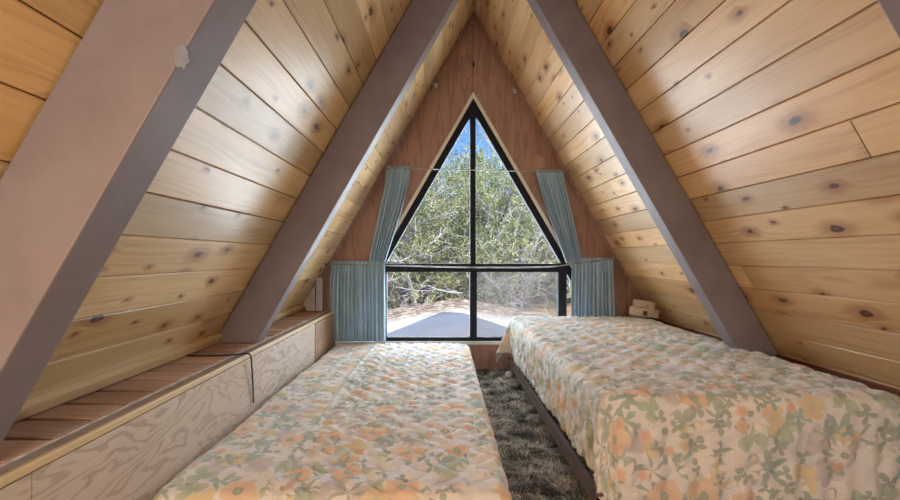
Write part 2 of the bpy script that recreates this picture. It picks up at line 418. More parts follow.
m = MB(); m.box(-1.75, 2.2, Y0, D + 0.1, -0.12, -0.004); tag(m.build('floor', SUBFL), kind='structure')
m = MB(); m.prism_y([(RX - 1.64, 0.0), (RX + 1.64, 0.0), (RX, RZ)], Y0 - 0.08, Y0 + 0.0); tag(m.build('wall_back', BACKW), kind='structure')

# window wall with the A-shaped opening
AX, AZ = 0.238, 2.190                              # apex of the opening
SILL = 0.232
def open_hw(z, inset=0.0): return (AZ - z) / math.sqrt(3) - inset * 2 / math.sqrt(3)
m = MB()
for y, flip in ((D, False), (D + 0.10, True)):
    hl = open_hw(SILL)
    L = [(RX - 1.63, -0.02), (AX - hl, SILL), (AX, AZ), (RX, RZ - 0.005)]
    R = [(RX + 1.63, -0.02), (AX + hl, SILL), (AX, AZ), (RX, RZ - 0.005)]
    B = [(RX - 1.63, -0.02), (RX + 1.63, -0.02), (AX + hl, SILL), (AX - hl, SILL)]
    for q, rev in ((L, 1), (R, 0), (B, 0)):
        pts = [Vector((x, y, z)) for x, z in q]
        if rev ^ flip: pts = pts[::-1]
        m.face(pts)
for (xa, za), (xb, zb) in (((AX - hl, SILL), (AX, AZ)), ((AX, AZ), (AX + hl, SILL)), ((AX + hl, SILL), (AX - hl, SILL))):
    m.face([Vector((xa, D, za)), Vector((xb, D, zb)), Vector((xb, D + 0.1, zb)), Vector((xa, D + 0.1, za))])
WF = tag(m.build('wall_front', BROWNPLY), kind='structure')
for k, (u, v, w, h) in enumerate(((463, 50, 0.030, 0.060), (539, 162, 0.045, 0.055), (515, 87, 0.028, 0.05))):
    p = P(u, v, D); mm = MB(); n = 20
    ring = [(p.x + w * math.cos(2*PI*i/n) * (0.75 + 0.25 * abs(math.cos(2*PI*i/n))), p.z + h * math.sin(2*PI*i/n)) for i in range(n)]
    mm.prism_y(ring, D - 0.0015, D + 0.001)
    mm.build('plywood_patch', PATCHW, WF)

# ------------------------------------------------------------------ window
win = tag(empty('window_1', (0, 0, 0)), 'tall A-shaped black framed window in the end wall', 'window', None, 'structure')
def bar(m, p, q, w, y0, y1):                       # a bar in the wall plane
    p, q = Vector((p[0], 0, p[1])), Vector((q[0], 0, q[1])); t = (q - p).normalized(); nrm = Vector((t.z, 0, -t.x)) * (w / 2)
    prof = [(a.x, a.z) for a in (p - nrm, p + nrm, q + nrm, q - nrm)]
    m.prism_y(prof, y0, y1)
def tri_ring(m, i0, i1, y0, y1, bottom=False):     # sloped strip following the opening, inset i0..i1
    for s in (-1, 1):
        zb = SILL + 0.001
        prof = [(AX + s * open_hw(zb, i0), zb), (AX, AZ - 2 * i0), (AX, AZ - 2 * i1), (AX + s * open_hw(zb, i1), zb)]
        m.prism_y(prof, y0, y1)
m = MB(); tri_ring(m, 0.001, 0.026, D + 0.004, D + 0.05); m.build('jamb_strip', CREAM, win)['label'] = 'cream strip along the sloping jambs'
m = MB(); tri_ring(m, 0.026, 0.078, D + 0.012, D + 0.07)
zr = P(0, 268, D).z
m.build('window_frame', BLACKF, win, 0.003)
m = MB(); m.box(AX - open_hw(zr, .07), AX + open_hw(zr, .07), D + 0.006, D + 0.07, zr - 0.032, zr + 0.034); m.build('transom', BLACKF, win, 0.004)
xc = P(473, 0, D).x
m = MB(); m.box(xc - 0.022, xc + 0.022, D + 0.010, D + 0.07, zr + 0.032, AZ - 0.16); m.build('mullion', BLACKF, win, 0.003)
# sliding lower sash
x0, x1 = P(382, 0, D).x, P(567, 0, D).x
zb = P(0, 342, D).z
m = MB(); m.box(x0, x0 + 0.035, D + 0.006, D + 0.07, zb, zr - 0.02); m.build('post', BLACKF, win, 0.003)
m = MB(); m.box(x1 - 0.066, x1, D + 0.006, D + 0.07, zb, zr - 0.02); m.build('post', BLACKF, win, 0.003)
m = MB(); m.box(P(470, 0, D).x, P(477, 0, D).x, D + 0.008, D + 0.07, zb, zr - 0.02); m.build('meeting_stile', BLACKF, win, 0.003)
m = MB(); m.box(AX - open_hw(SILL, .04), AX + open_hw(SILL, .04), D + 0.004, D + 0.07, SILL + 0.001, zb + 0.036); m.build('bottom_rail', BLACKF, win, 0.003)
m = MB(); m.box(AX - open_hw(SILL, -.03), AX + open_hw(SILL, -.03), D - 0.022, D - 0.001, SILL - 0.022, SILL + 0.004); m.build('sill', SILLW, win, 0.003)
def pane(pts, y, mat=GLASS, name='pane'):
    mm = MB(); mm.prism_y(pts, y, y + 0.004); return mm.build(name, mat, win)
for s in (-1, 1):
    pane([(xc + s * 0.01, zr + 0.02), (AX + s * open_hw(zr + 0.02, .05), zr + 0.02), (xc + s * 0.01, AZ - 0.13)], D + 0.045)
xm = P(473.5, 0, D).x
pane([(x0 + 0.02, zb + 0.02), (xm, zb + 0.02), (xm, zr), (x0 + 0.02, zr)], D + 0.052)
pane([(xm, zb + 0.02), (x1 - 0.03, zb + 0.02), (x1 - 0.03, zr), (xm, zr)], D + 0.040)
pane([(x1 - 0.01, zb + 0.02), (AX + open_hw(zb + 0.02, .05), zb + 0.02), (AX + open_hw(zr, .05), zr), (x1 - 0.01, zr)], D + 0.045)
pane([(x0 + 0.01, zb + 0.02), (AX - open_hw(zb + 0.02, .05), zb + 0.02), (AX - open_hw(zr, .05), zr), (x0 + 0.01, zr)], D + 0.045)
mm = MB(); mm.box(xm + 0.02, x1 - 0.05, D + 0.060, D + 0.0606, zb + 0.03, zr - 0.01)
mm.build('insect_screen', SCREEN, win)['label'] = 'grey insect screen behind the right lower pane'

# ------------------------------------------------------------------ trims
def trim(name, prof, y0, y1, mat, label, bevel=0.0):
    m = MB(); m.prism_y(prof, y0, y1)
    n = len(m.f)
    m.uv = [[(m.v[i][1], m.v[i][2] + m.v[i][0]) for i in f] for f in m.f]; m.uv2 = [[(0.4, 0.5)] * len(f) for f in m.f]
    return tag(m.build(name, mat, None, bevel), label, None, None, 'structure')
SH = 0.478                                         # shelf top
xl = roof_x(SH, -1)
trim('trim_1', [(xl + 0.004, SH + 0.003), (xl + 0.030, SH + 0.003), (xl + 0.050, SH + 0.036), (xl + 0.030, SH + 0.048)], -1.0, 3.42, TRIMWOOD, 'pale moulding along the back of the left shelf')
zt = RZ - 2.775 * S60; xr = roof_x(zt, 1)
trim('trim_2', [(xr - 0.004, zt), (xr - 0.022, zt + 0.01), (xr - 0.022, zt - 0.04), (xr + 0.015, zt - 0.05)], -1.0, 3.42, REDTRIM, 'dark red moulding low on the right sloping wall')
for s, mat, nm in ((1, BROWNPLY, 'trim_3'), (-1, BROWNPLY, 'trim_4')):
    m = MB(); top = Vector((RX, 0, RZ)); dv = Vector((s * C60, 0, -S60)); ins = Vector((-s * S60, 0, -C60))
    q = [top + dv * 0.06 + ins * 0.004, top + dv * 3.2 + ins * 0.004, top + dv * 3.2 + ins * 0.034, top + dv * 0.06 + ins * 0.034]
    m.prism_y([(a.x, a.z) for a in q], D - 0.014, D - 0.001); tag(m.build(nm, mat), 'thin strip where end wall meets sloping wall', None, None, 'structure')
m = MB(); top = Vector((RX, 0, RZ)); dv = Vector((-C60, 0, -S60)); ins = Vector((S60, 0, -C60))
q = [top + dv * 0.07 + ins * 0.036, top + dv * 0.52 + ins * 0.036, top + dv * 0.52 + ins * 0.052, top + dv * 0.07 + ins * 0.052]
m.prism_y([(a.x, a.z) for a in q], D - 0.012, D - 0.001); tag(m.build('trim_5', PATCHW), 'short lighter strip by the ridge on the left', None, None, 'structure')
m = MB(); m.box(-0.2, 1.6, D - 0.016, D - 0.001, 0.002, 0.022); tag(m.build('baseboard_front', TRIMWOOD), kind='structure')

# ------------------------------------------------------------------ rafters
def rafter(side, y, depth, zbot, label, th=0.09):
    gx = 0.0015 * side
    prof = [(RX + gx, RZ - 0.010), (roof_x(zbot, side, 0.004), zbot), (roof_x(zbot, side, depth), zbot), (RX + gx, RZ - depth * 2)]
    m = MB(); m.prism_y(prof, y, y + th)
    o = m.build('rafter', RAFTER, None, 0.004); return tag(o, label, 'rafter', 'painted rafters')
NEARL = rafter(-1, 0.777, 0.175, SH + 0.002, 'broad mauve grey rafter at the front left, close up, lit tan', 0.103)
FARL = rafter(-1, 2.125, 0.178, SH + 0.002, 'mauve grey rafter on the left standing on the slatted shelf further back')
FARR = rafter(1, 2.125, 0.165, 0.0, 'mauve grey rafter going down behind the right bed')
rafter(1, 0.79, 0.165, 0.0, 'mauve grey rafter just showing in the top right corner')
# chip of paint and a small clear tab on the near left rafter
p = P(182, 57, 0.7755); m = MB()
rr = random.Random(3)
m.prism_y([(p.x + (0.012 + 0.008 * rr.random()) * math.cos(a * 0.45) * 0.8, p.z + (0.016 + 0.012 * rr.random()) * math.sin(a * 0.45)) for a in range(14)], 0.7755, 0.7775)
m.build('paint_chip', BLUECHIP, NEARL)['label'] = 'blue grey chipped patch'

# ------------------------------------------------------------------ left shelf
shelf = tag(empty('storage_shelf', (-0.95, 1.8, 0)), 'low built-in shelf of red brown slats with plywood front under left slope', 'shelf')
def sub(mb, name, mat, bevel=0.0, r=(0.4, 0.5), swap=False):
    off = shelf.location
    mb.uv = [[((v[0], v[1]) if swap else (v[1], v[2] + v[0])) for v in (mb.v[i] for i in f)] for f in mb.f]
    mb.uv2 = [[r] * len(f) for f in mb.f]
    mb.v = [(x - off[0], y - off[1], z - off[2]) for x, y, z in mb.v]
    return mb.build(name, mat, shelf, bevel)
y = 0.30
while y < 3.40:
    w = 0.120
    m = MB(); e = random.uniform(-0.004, 0.004)
    m.box(xl + 0.012, -0.908 + e, y + 0.008, min(y + w - 0.008, 3.425), SH - 0.02, SH + random.uniform(-0.0015, 0.0))
    sub(m, 'slat', SLATWOOD, 0.002, (random.random(), random.random()), True)
    y += w
m = MB(); m.box(-0.900, -0.890, 0.2, 3.42, SH - 0.04, SH + 0.0); sub(m, 'edge_strip', EDGEST, 0.002)
m = MB(); m.box(-0.8885, -0.853, 0.2, 3.42, SH - 0.05, SH - 0.003); sub(m, 'ledger', LEDGER)
m = MB(); m.box(-0.853, -0.838, 0.2, 3.42, SH - 0.020, SH + 0.001); sub(m, 'cap_strip', TRIMWOOD, 0.004)
for ya, yb in ((0.2, 0.898), (0.900, 2.885)):
    m = MB(); m.box(-0.853, -0.840, ya, yb, 0.0, SH - 0.022); sub(m, 'front_panel', FIRPLY)
m = MB(); m.box(-0.853, -0.838, 2.893, 3.10, 0.0, SH - 0.024); m.box(-0.853, -0.839, 3.103, 3.42, 0.0, SH - 0.024)
sub(m, 'end_board', ENDWOOD, 0.002, (0.6, 0.7))

# boards standing at the far end of the shelf
z0 = SH + 0.002; z1 = 0.745
m = MB(); m.prism_y([(roof_x(z0, -1, 0.052), z0), (-1.006, z0), (-1.006, 0.62), (roof_x(0.62, -1, 0.004), 0.62)][::1] if False else
                    [(roof_x(z0 + 0.05, -1, 0.004), z0 + 0.05), (roof_x(z0 + 0.05, -1, 0.004), z0 + 0.049), (-1.05, z0), (-0.985, z0), (-0.985, RZ - (RX + 0.985) * math.sqrt(3) - 0.01)], 3.385, 3.400)
tag(m.build('filler_board', PALEB), 'pale triangular board standing on the shelf against the end wall', 'board')
m = MB(); zz = RZ - (RX + 0.962) * math.sqrt(3)
m.box(-0.984, -0.935, 3.36, 3.384, z0, 0.735)
o = tag(m.build('upright_strip', GREYST, None, 0.003), 'narrow grey upright strip in front of the pale triangular board', 'strip')
o.location = (0.012, 0, 0)

# cable over the shelf
pts = [(-1.075, 1.845, SH + 0.005), (-1.0, 1.84, SH + 0.0052), (-0.93, 1.845, SH + 0.005), (-0.87, 1.86, SH + 0.006), (-0.835, 1.875, SH + 0.006),
       (-0.824, 1.885, SH - 0.006), (-0.826, 1.90, SH - 0.05), (-0.829, 1.915, SH - 0.11), (-0.833, 1.93, SH - 0.17), (-0.834, 1.935, 0.255)]
def smooth_pts(pts, n=6):
    pts = [Vector(p) for p in pts]; out = []
    for i in range(len(pts) - 1):
        a, b, c, d = pts[max(i-1,0)], pts[i], pts[i+1], pts[min(i+2, len(pts)-1)]
        for k in range(n):
            t = k / n
            out.append(0.5 * ((2*b) + (c-a)*t + (2*a-5*b+4*c-d)*t*t + (3*b-a-3*c+d)*t**3))
    return out + [pts[-1]]
m = MB(); m.tube(smooth_pts(pts), 0.0033, 8)
tag(m.build('cable', CABLE, None, 0, True), 'dark cable crossing the slatted shelf and hanging down its plywood front', 'cable')

# ------------------------------------------------------------------ cloth maths
def vnoise(x, y, s, seed):
    r = np.random.default_rng(seed); T = r.random((64, 64))
    x = x * s + 100.3; y = y * s + 57.7
    i = np.floor(x).astype(int); j = np.floor(y).astype(int); fx = x - i; fy = y - j
    fx = fx*fx*(3-2*fx); fy = fy*fy*(3-2*fy)
    g = lambda a, b: T[a % 64, b % 64]
    return (g(i,j)*(1-fx)+g(i+1,j)*fx)*(1-fy) + (g(i,j+1)*(1-fx)+g(i+1,j+1)*fx)*fy - 0.5

def spread(name, x0, x1, y0, y1, z, dl, dr, dn, df, rad, flare, quilt, seed, step=0.011, ripple=0.012, extra=None, far_flare=0.0):
    """a cloth laid over a box: dl, dr, dn, df are the drops left, right, near and far"""
    a = np.arange(x0 - dl, x1 + dr + 1e-6, step); b = np.arange(y0 - dn, y1 + df + 1e-6, step)
    A, B = np.meshgrid(a, b, indexing='ij')
    ex = np.where(A < x0, A - x0, np.where(A > x1, A - x1, 0)); ey = np.where(B < y0, B - y0, np.where(B > y1, B - y1, 0))
    r = np.hypot(ex, ey); rs = np.maximum(r, 1e-9); nx, ny = ex / rs, ey / rs
    # quarter round then straight down
    arc = rad * PI / 2
    th = np.clip(r / rad, 0, PI / 2)
    out = np.where(r < arc, rad * np.sin(th), rad + (r - arc) * flare)
    drop = np.where(r < arc, rad * (1 - np.cos(th)), rad + (r - arc))
    X = np.clip(A, x0, x1) + nx * (out - 0); Y = np.clip(B, y0, y1) + ny * out
    hang = np.clip((r - arc * 0.6) / 0.12, 0, 1)
    along = np.where(np.abs(ex) > np.abs(ey), B, A)
    rp = (np.sin(along * 2*PI / 0.083 + 3 * vnoise(A, B, 4, seed)) * 0.5 + vnoise(A, B, 11, seed + 1) * 1.5) * ripple * hang
    corner = np.clip(np.minimum(np.abs(ex), np.abs(ey)) / 0.04, 0, 1)
    rp = rp * (1 - 0.7 * corner) + corner * hang * 0.010 * np.sin(np.arctan2(np.abs(ey), np.abs(ex)) * 4)
    if far_flare: rp = rp + far_flare * corner * np.where((ex < 0) & (ey > 0), 1, 0) * np.clip(r - arc, 0, 1)
    X = X + nx * rp; Y = Y + ny * rp
    Z = z - drop
    p = 0.105
    wx = A + 0.012 * np.sin(B * 2*PI / p) ; wy = B * 0.9 + 0.012 * np.sin(A * 2*PI / p)
    q = np.minimum(np.abs(np.sin(PI * (wx + wy) / p)), np.abs(np.sin(PI * (wx - wy) / p)))
    qa = quilt(A, B) if callable(quilt) else quilt
    bumpz = qa * (np.sqrt(q) - 0.75) + 0.010 * vnoise(A, B, 3.0, seed + 3) + 0.006 * vnoise(A, B, 13, seed + 4) + 0.004 * vnoise(A + 0.3 * B, B, 31, seed + 5)
    if extra: bumpz = bumpz + extra(A, B)
    k = 1 - hang
    Z = Z + bumpz * k; X = X + nx * bumpz * hang; Y = Y + ny * bumpz * hang
    Z = np.maximum(Z, 0.012)
    uv = np.stack([A, B], -1)
    return grid_mesh(name, np.stack([X, Y, Z], -1), uv, FLORAL, None, 0.004)

# ------------------------------------------------------------------ left bed: a mattress on the floor
LX0, LX1, LY0, LY1, LZ = -0.815, 0.195, 1.205, 3.36, 0.243
mt = tag(empty('mattress', ((LX0 + LX1) / 2, (LY0 + LY1) / 2, 0)), 'low mattress lying on the carpet beside the slatted shelf', 'mattress')
m = MB(); hx, hy = (LX1 - LX0) / 2 - 0.012, (LY1 - LY0) / 2 - 0.02
m.box(-hx, hx, -hy, hy, 0.002, LZ - 0.03); m.build('mattress_body', MATTR, mt, 0.05, True, 4)
m = MB(); m.box(-hx - 0.002, hx + 0.002, -hy - 0.002, hy + 0.002, 0.03, 0.036); m.build('piping', MATTR, mt, 0.003)
def left_extra(A, B):
    seam = 0.007 * np.exp(-((A + 0.50 + 0.012 * np.sin(B * 3)) / 0.006) ** 2)
    fold = -0.006 * np.exp(-((B - 2.86 - 0.05 * A) / 0.010) ** 2)
    edge = 0.006 * np.exp(-((B - 1.262 + 0.01 * np.sin(A * 5)) / 0.007) ** 2)
    return seam + fold + edge
spread('bedspread', LX0 + 0.035, LX1 - 0.035, LY0 - 0.0 + 0.035, LY1 - 0.055, LZ, 0.14, 0.19, 0.20, 0.12, 0.035, 0.01,
       lambda A, B: np.where(A > -0.49, 0.016, 0.003), 41, 0.0095, 0.003, left_extra)
tag(bpy.data.objects['bedspread'], 'quilted floral bedspread on the low left mattress, with a lengthwise seam', 'bedspread', 'floral bedspreads')

# ------------------------------------------------------------------ right bed on its metal frame
BX0, BX1, BY0, BY1, BZ = 0.505, 1.500, 1.395, 3.325, 0.452
bed = tag(empty('bed', ((BX0 + BX1) / 2, (BY0 + BY1) / 2, 0)), 'single bed on a dark metal frame under the right slope', 'bed')
bc = bed.location.copy()
def bsub(m, name, mat, bevel=0, smooth=False, seg=2):
    m.v = [(x - bc.x, y - bc.y, z - bc.z) for x, y, z in m.v]; return m.build(name, mat, bed, bevel, smooth, seg)
m = MB(); m.box(BX0 + 0.02, BX1 - 0.02, BY0 + 0.02, BY1 - 0.03, 0.30, BZ - 0.022); bsub(m, 'mattress', MATTR, 0.045, True, 4)
m = MB(); m.box(BX0 + 0.015, BX1 - 0.015, BY0 + 0.015, BY1 - 0.025, 0.142, 0.298); bsub(m, 'box_spring', MATTR, 0.02, False, 2)
for xa, xb in ((BX0 - 0.016, BX0 + 0.006), (BX1 - 0.022, BX1 + 0.006)):
    m = MB(); m.box(xa, xa + 0.006 if xa < 1 else xb, BY0 + 0.02, BY1 - 0.02, 0.092, 0.141); m.box(xa, xb, BY0, BY1 - 0.02, 0.136, 0.141)
    bsub(m, 'side_rail', DARKM, 0.0015)
for ya in (BY0 + 0.05, BY1 - 0.12):
    m = MB(); m.box(BX0 - 0.004, BX1, ya, ya + 0.03, 0.098, 0.136); bsub(m, 'cross_rail', BLACKM, 0.0015)
for xa in (BX0 + 0.012, BX1 - 0.04):
    for ya in (BY0 + 0.05, BY1 - 0.13):
        m = MB(); m.box(xa, xa + 0.026, ya, ya + 0.03, 0.03, 0.135); m.tube([(xa + 0.013, ya + 0.015, 0.0), (xa + 0.013, ya + 0.015, 0.034)], 0.019, 12)
        bsub(m, 'leg', BLACKM)
spread('bedspread', BX0 + 0.045, BX1 - 0.04, BY0 + 0.045, BY1 - 0.045, BZ, 0.305, 0.26, 0.36, 0.27, 0.05, 0.02,
       0.012, 77, 0.0105, 0.010, None, 0.38)
tag(bpy.data.objects['bedspread.001'], 'floral bedspread hanging over the higher right bed with large orange flowers', 'bedspread', 'floral bedspreads')

# crumpled white scrap beside the far leg
me_n = 26; th = np.linspace(0, 2*PI, me_n); ph = np.linspace(0.02, PI - 0.02, 14)
T, Q = np.meshgrid(th, ph, indexing='ij'); rr_ = 0.026 * (1 + 0.7 * vnoise(np.cos(T) * 1.5 + Q, np.sin(T) * 1.5, 2.2, 5))
rr_[-1] = rr_[0]
sc = P(509, 377, 3.17)
S = np.stack([sc.x + rr_ * np.sin(Q) * np.cos(T), 3.17 + rr_ * np.sin(Q) * np.sin(T), 0.040 + rr_ * 1.1 * np.cos(Q)], -1)
o = grid_mesh('crumpled_paper', S, np.stack([T, Q], -1), WHITEP)
tag(o, 'small crumpled white scrap on the carpet by the far bed leg', 'scrap')

# ------------------------------------------------------------------ cream box at the head of the right bed
pb = P(646, 321, 3.17)
bx = tag(empty('plastic_case', (pb.x - 0.01, 3.17, BZ + 0.012), (0, math.radians(7), math.radians(-6))), 'small cream plastic case with a dark square, on the right bed by the end wall', 'case')
m = MB(); m.box(-0.105, 0.085, -0.03, 0.03, 0.0, 0.062); m.build('lower_case', PLASTIC, bx, 0.006)
m = MB(); m.box(-0.085, 0.062, -0.012, 0.035, 0.0625, 0.113); m.build('upper_case', PLASTIC, bx, 0.006)
m = MB(); m.box(0.012, 0.046, -0.036, 0.030, 0.008, 0.108); m.build('strap_band', PLASTIC, bx, 0.005)
m = MB(); m.box(-0.024, 0.004, -0.0325, -0.028, 0.010, 0.042); m.build('dark_panel', DARKPL, bx, 0.001)
m = MB(); m.tube([(0.004, -0.0135, 0.083), (0.004, -0.010, 0.083)], 0.004, 10); m.build('knob', DARKPL, bx)

# ------------------------------------------------------------------ shag carpet
def shag():
    n = 62000
    x = rng.uniform(0.16, 0.64, n); y = rng.uniform(0.95, D - 0.02, n)
    hgt = rng.uniform(0.012, 0.030, n) * (1.0 + 0.9 * vnoise(x, y, 14, 9))
    ang = rng.uniform(0, 2*PI, n) * 0.35 + 2*PI * vnoise(x, y, 9, 3) ; lean = rng.uniform(0.4, 1.5, n) * hgt
    w = rng.uniform(0.0018, 0.0040, n)
    dx, dy = np.cos(ang), np.sin(ang)
    b0 = np.stack([x - dy * w, y + dx * w, np.full(n, -0.001)], -1); b1 = np.stack([x + dy * w, y - dx * w, np.full(n, -0.001)], -1)
    mid0 = np.stack([x + dx * lean * 0.4 - dy * w, y + dy * lean * 0.4 + dx * w, hgt * 0.75], -1)
    mid1 = np.stack([x + dx * lean * 0.4 + dy * w, y + dy * lean * 0.4 - dx * w, hgt * 0.75], -1)
    tip = np.stack([x + dx * lean, y + dy * lean, hgt], -1)
    V = np.stack([b0, b1, mid1, mid0, tip], 1).reshape(-1, 3)
    k = np.arange(n) * 5
    quads = np.stack([k, k+1, k+2, k+3], -1).tolist(); tris = np.stack([k+3, k+2, k+4], -1).tolist()
    base = len(V)
    V = np.vstack([V, [[-1.3, 0.6, -0.002], [1.8, 0.6, -0.002], [1.8, D - 0.005, -0.002], [-1.3, D - 0.005, -0.002]]])
    me = bpy.data.meshes.new('shag_carpet'); me.from_pydata(V.tolist(), [], quads + tris + [(base, base+1, base+2, base+3)])
    at = me.attributes.new('tone', 'FLOAT', 'POINT')
    tn = np.clip(0.45 + 0.75 * vnoise(x, y, 24, 12) + rng.normal(0, 0.22, n), 0, 1)
    at.data.foreach_set('value', np.concatenate([np.repeat(tn, 5), [0.05] * 4]).astype(np.float32))
    return tag(link('shag_carpet', me, SHAG), 'grey brown shag carpet between the two beds', 'carpet', None, 'stuff')
shag()

# ------------------------------------------------------------------ curtains
def curtain(name, rows, yc, npl, amp, label, head=0.02):
    """rows: list of (v, uL, uR) measured down the curtain"""
    vs = np.array([r[0] for r in rows], float); ul = np.array([r[1] for r in rows], float); ur = np.array([r[2] for r in rows], float)
    n, m_ = 70, npl * 12
    t = np.linspace(0, 1, n); s = np.linspace(0, 1, m_)
    vv = vs[0] + (vs[-1] - vs[0]) * t
    L = np.interp(vv, vs, ul); R = np.interp(vv, vs, ur)
    T, S_ = np.meshgrid(t, s, indexing='ij')
    fr = rng.uniform(-0.5, 0.5, 6)
    ph = S_ * npl * 2*PI + 0.9 * np.sin(S_ * 9 + fr[0] * 6) + 0.7 * np.sin(T * 3 + S_ * 5 + fr[1] * 6)
    grow = 0.35 + 0.65 * np.clip(T / 0.25, 0, 1)
    U = L[:, None] + (R - L)[:, None] * (S_ + 0.006 * np.sin(ph * 0.5 + 1) * T)
    Yy = yc + amp * grow * (np.sin(ph) + 0.35 * np.sin(2.3 * ph + fr[2] * 6))
    ruff = np.exp(-((T - 0.035) / 0.02) ** 2)
    Yy = Yy - 0.004 * ruff
    VV = vv[:, None] + (1 - np.clip(T / 0.03, 0, 1)) * (0.8 * np.sin(ph * 1.7)) + (T > 0.97) * 0.6 * np.sin(ph)
    X = (U - U0) * yc / F; Z = H + (V0 - VV) * yc / F
    uv = np.stack([S_ * 0.6 * npl / 6, T], -1)
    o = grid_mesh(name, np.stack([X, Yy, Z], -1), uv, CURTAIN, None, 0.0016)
    return tag(o, label, 'curtain', 'blue grey curtains')
CY = 3.396
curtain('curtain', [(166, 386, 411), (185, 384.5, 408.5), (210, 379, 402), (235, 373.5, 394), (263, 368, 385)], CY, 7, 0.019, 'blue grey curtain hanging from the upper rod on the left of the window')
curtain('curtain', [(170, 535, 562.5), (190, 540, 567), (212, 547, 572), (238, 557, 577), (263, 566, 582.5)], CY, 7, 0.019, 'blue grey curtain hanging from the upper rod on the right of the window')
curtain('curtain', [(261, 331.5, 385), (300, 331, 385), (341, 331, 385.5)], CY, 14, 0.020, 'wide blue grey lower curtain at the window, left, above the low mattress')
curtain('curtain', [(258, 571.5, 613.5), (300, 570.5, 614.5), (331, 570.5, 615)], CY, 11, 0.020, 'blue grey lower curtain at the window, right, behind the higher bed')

def rod(name, pts, r, mat, label, ends=True):
    root = tag(empty(name, pts[0]), label, 'curtain rod', 'curtain rods')
    p0 = Vector(pts[0]); q = [Vector(p) - p0 for p in pts]
    m = MB(); m.tube(smooth_pts(q, 5), r, 8); m.build('rod', mat, root, 0, True)
    for e in (q[0], q[-1]):
        m = MB(); m.tube([e + Vector((0, D - p0.y - 0.001, 0)), e + Vector((0, 0.0, 0))], r * 1.1, 8)
        m.tube([e + Vector((0, D - p0.y - 0.004, 0)), e + Vector((0, D - p0.y - 0.0005, 0))], 0.011, 10)
        m.build('bracket', mat, root)
        m = MB(); m.tube([e + Vector((-0.008, 0, 0)), e + Vector((0.008, 0, 0))], r * 2.0, 10); m.build('finial', mat, root, 0.002)
RY = 3.362
rod('curtain_rod', [P(386, 168.5, RY), P(440, 169.3, RY), P(500, 170.6, RY), P(564, 172, RY)], 0.0042, STEEL, 'thin upper curtain rod crossing the tall window')
rod('curtain_rod', [P(326, 264, RY), P(390, 265.5, RY), P(470, 267.5, RY), P(545, 267, RY), P(575, 263.5, RY), P(617, 258.5, RY)], 0.0050, STEEL, 'lower curtain rod running along the transom, slightly bowed')
for (u, v), lab in zip(((516, 89.5), (577.5, 184.5), (436, 84)), ('small white hook high on the end wall right of the window apex', 'small white hook on the wall edge right of the upper curtain', 'small white hook high on the end wall left of the window apex')):
    p = P(u, v, D - 0.03)
    root = tag(empty('wall_hook', p), lab, 'hook', 'wall hooks')
    m = MB(); m.box(-0.012, 0.012, 0.024, 0.029, -0.018, 0.018); m.build('hook_plate', WHITEP, root, 0.002)
    m = MB(); m.tube(smooth_pts([(0, 0.025, 0.006), (-0.004, 0.006, 0.0), (-0.014, -0.004, -0.006), (-0.02, 0.0, 0.004)]), 0.005, 8); m.build('hook_arm', WHITEP, root, 0, True)
p = P(473.5, 63, D); m = MB(); m.tube([(p.x, D - 0.001, p.z), (p.x, D - 0.012, p.z), (p.x, D - 0.014, p.z - 0.03)], 0.007, 8)
tag(m.build('eye_screw', BLACKM), 'dark eye screw above the window apex', 'screw')

# ------------------------------------------------------------------ outside: lower roof, ground, trees
GX, GZ = 0.29, 0.075                               # ridge of the lower roof
GY1 = 8.6
m = MB(); pr, pl = 0.17, 0.16
m.prism_y([(GX, GZ), (GX + 3.2, GZ - 3.2 * pr), (GX + 3.2, GZ - 3.2 * pr - 0.2), (GX, GZ - 0.2), (GX - 3.2, GZ - 3.2 * pl - 0.2), (GX - 3.2, GZ - 3.2 * pl)], D + 0.12, GY1)
tag(m.build('lower_roof', ROOFING), 'low grey gable roof outside below the window, littered at its far end', 'roof')
gx = np.linspace(-16, 17, 60); gy = np.linspace(8.0, 34, 60); GXX, GYY = np.meshgrid(gx, gy, indexing='ij')
GZZ = -0.62 + 0.055 * (GYY - 8.6) + 0.35 * vnoise(GXX, GYY, 0.35, 8) * np.clip((GYY - 8.5) / 3, 0, 1)
o = grid_mesh('ground', np.stack([GXX, GYY, GZZ], -1), np.stack([GXX, GYY], -1), SOIL); tag(o, kind='structure')
def ground_z(x, y): return -0.62 + 0.055 * (y - 8.6) - 0.18

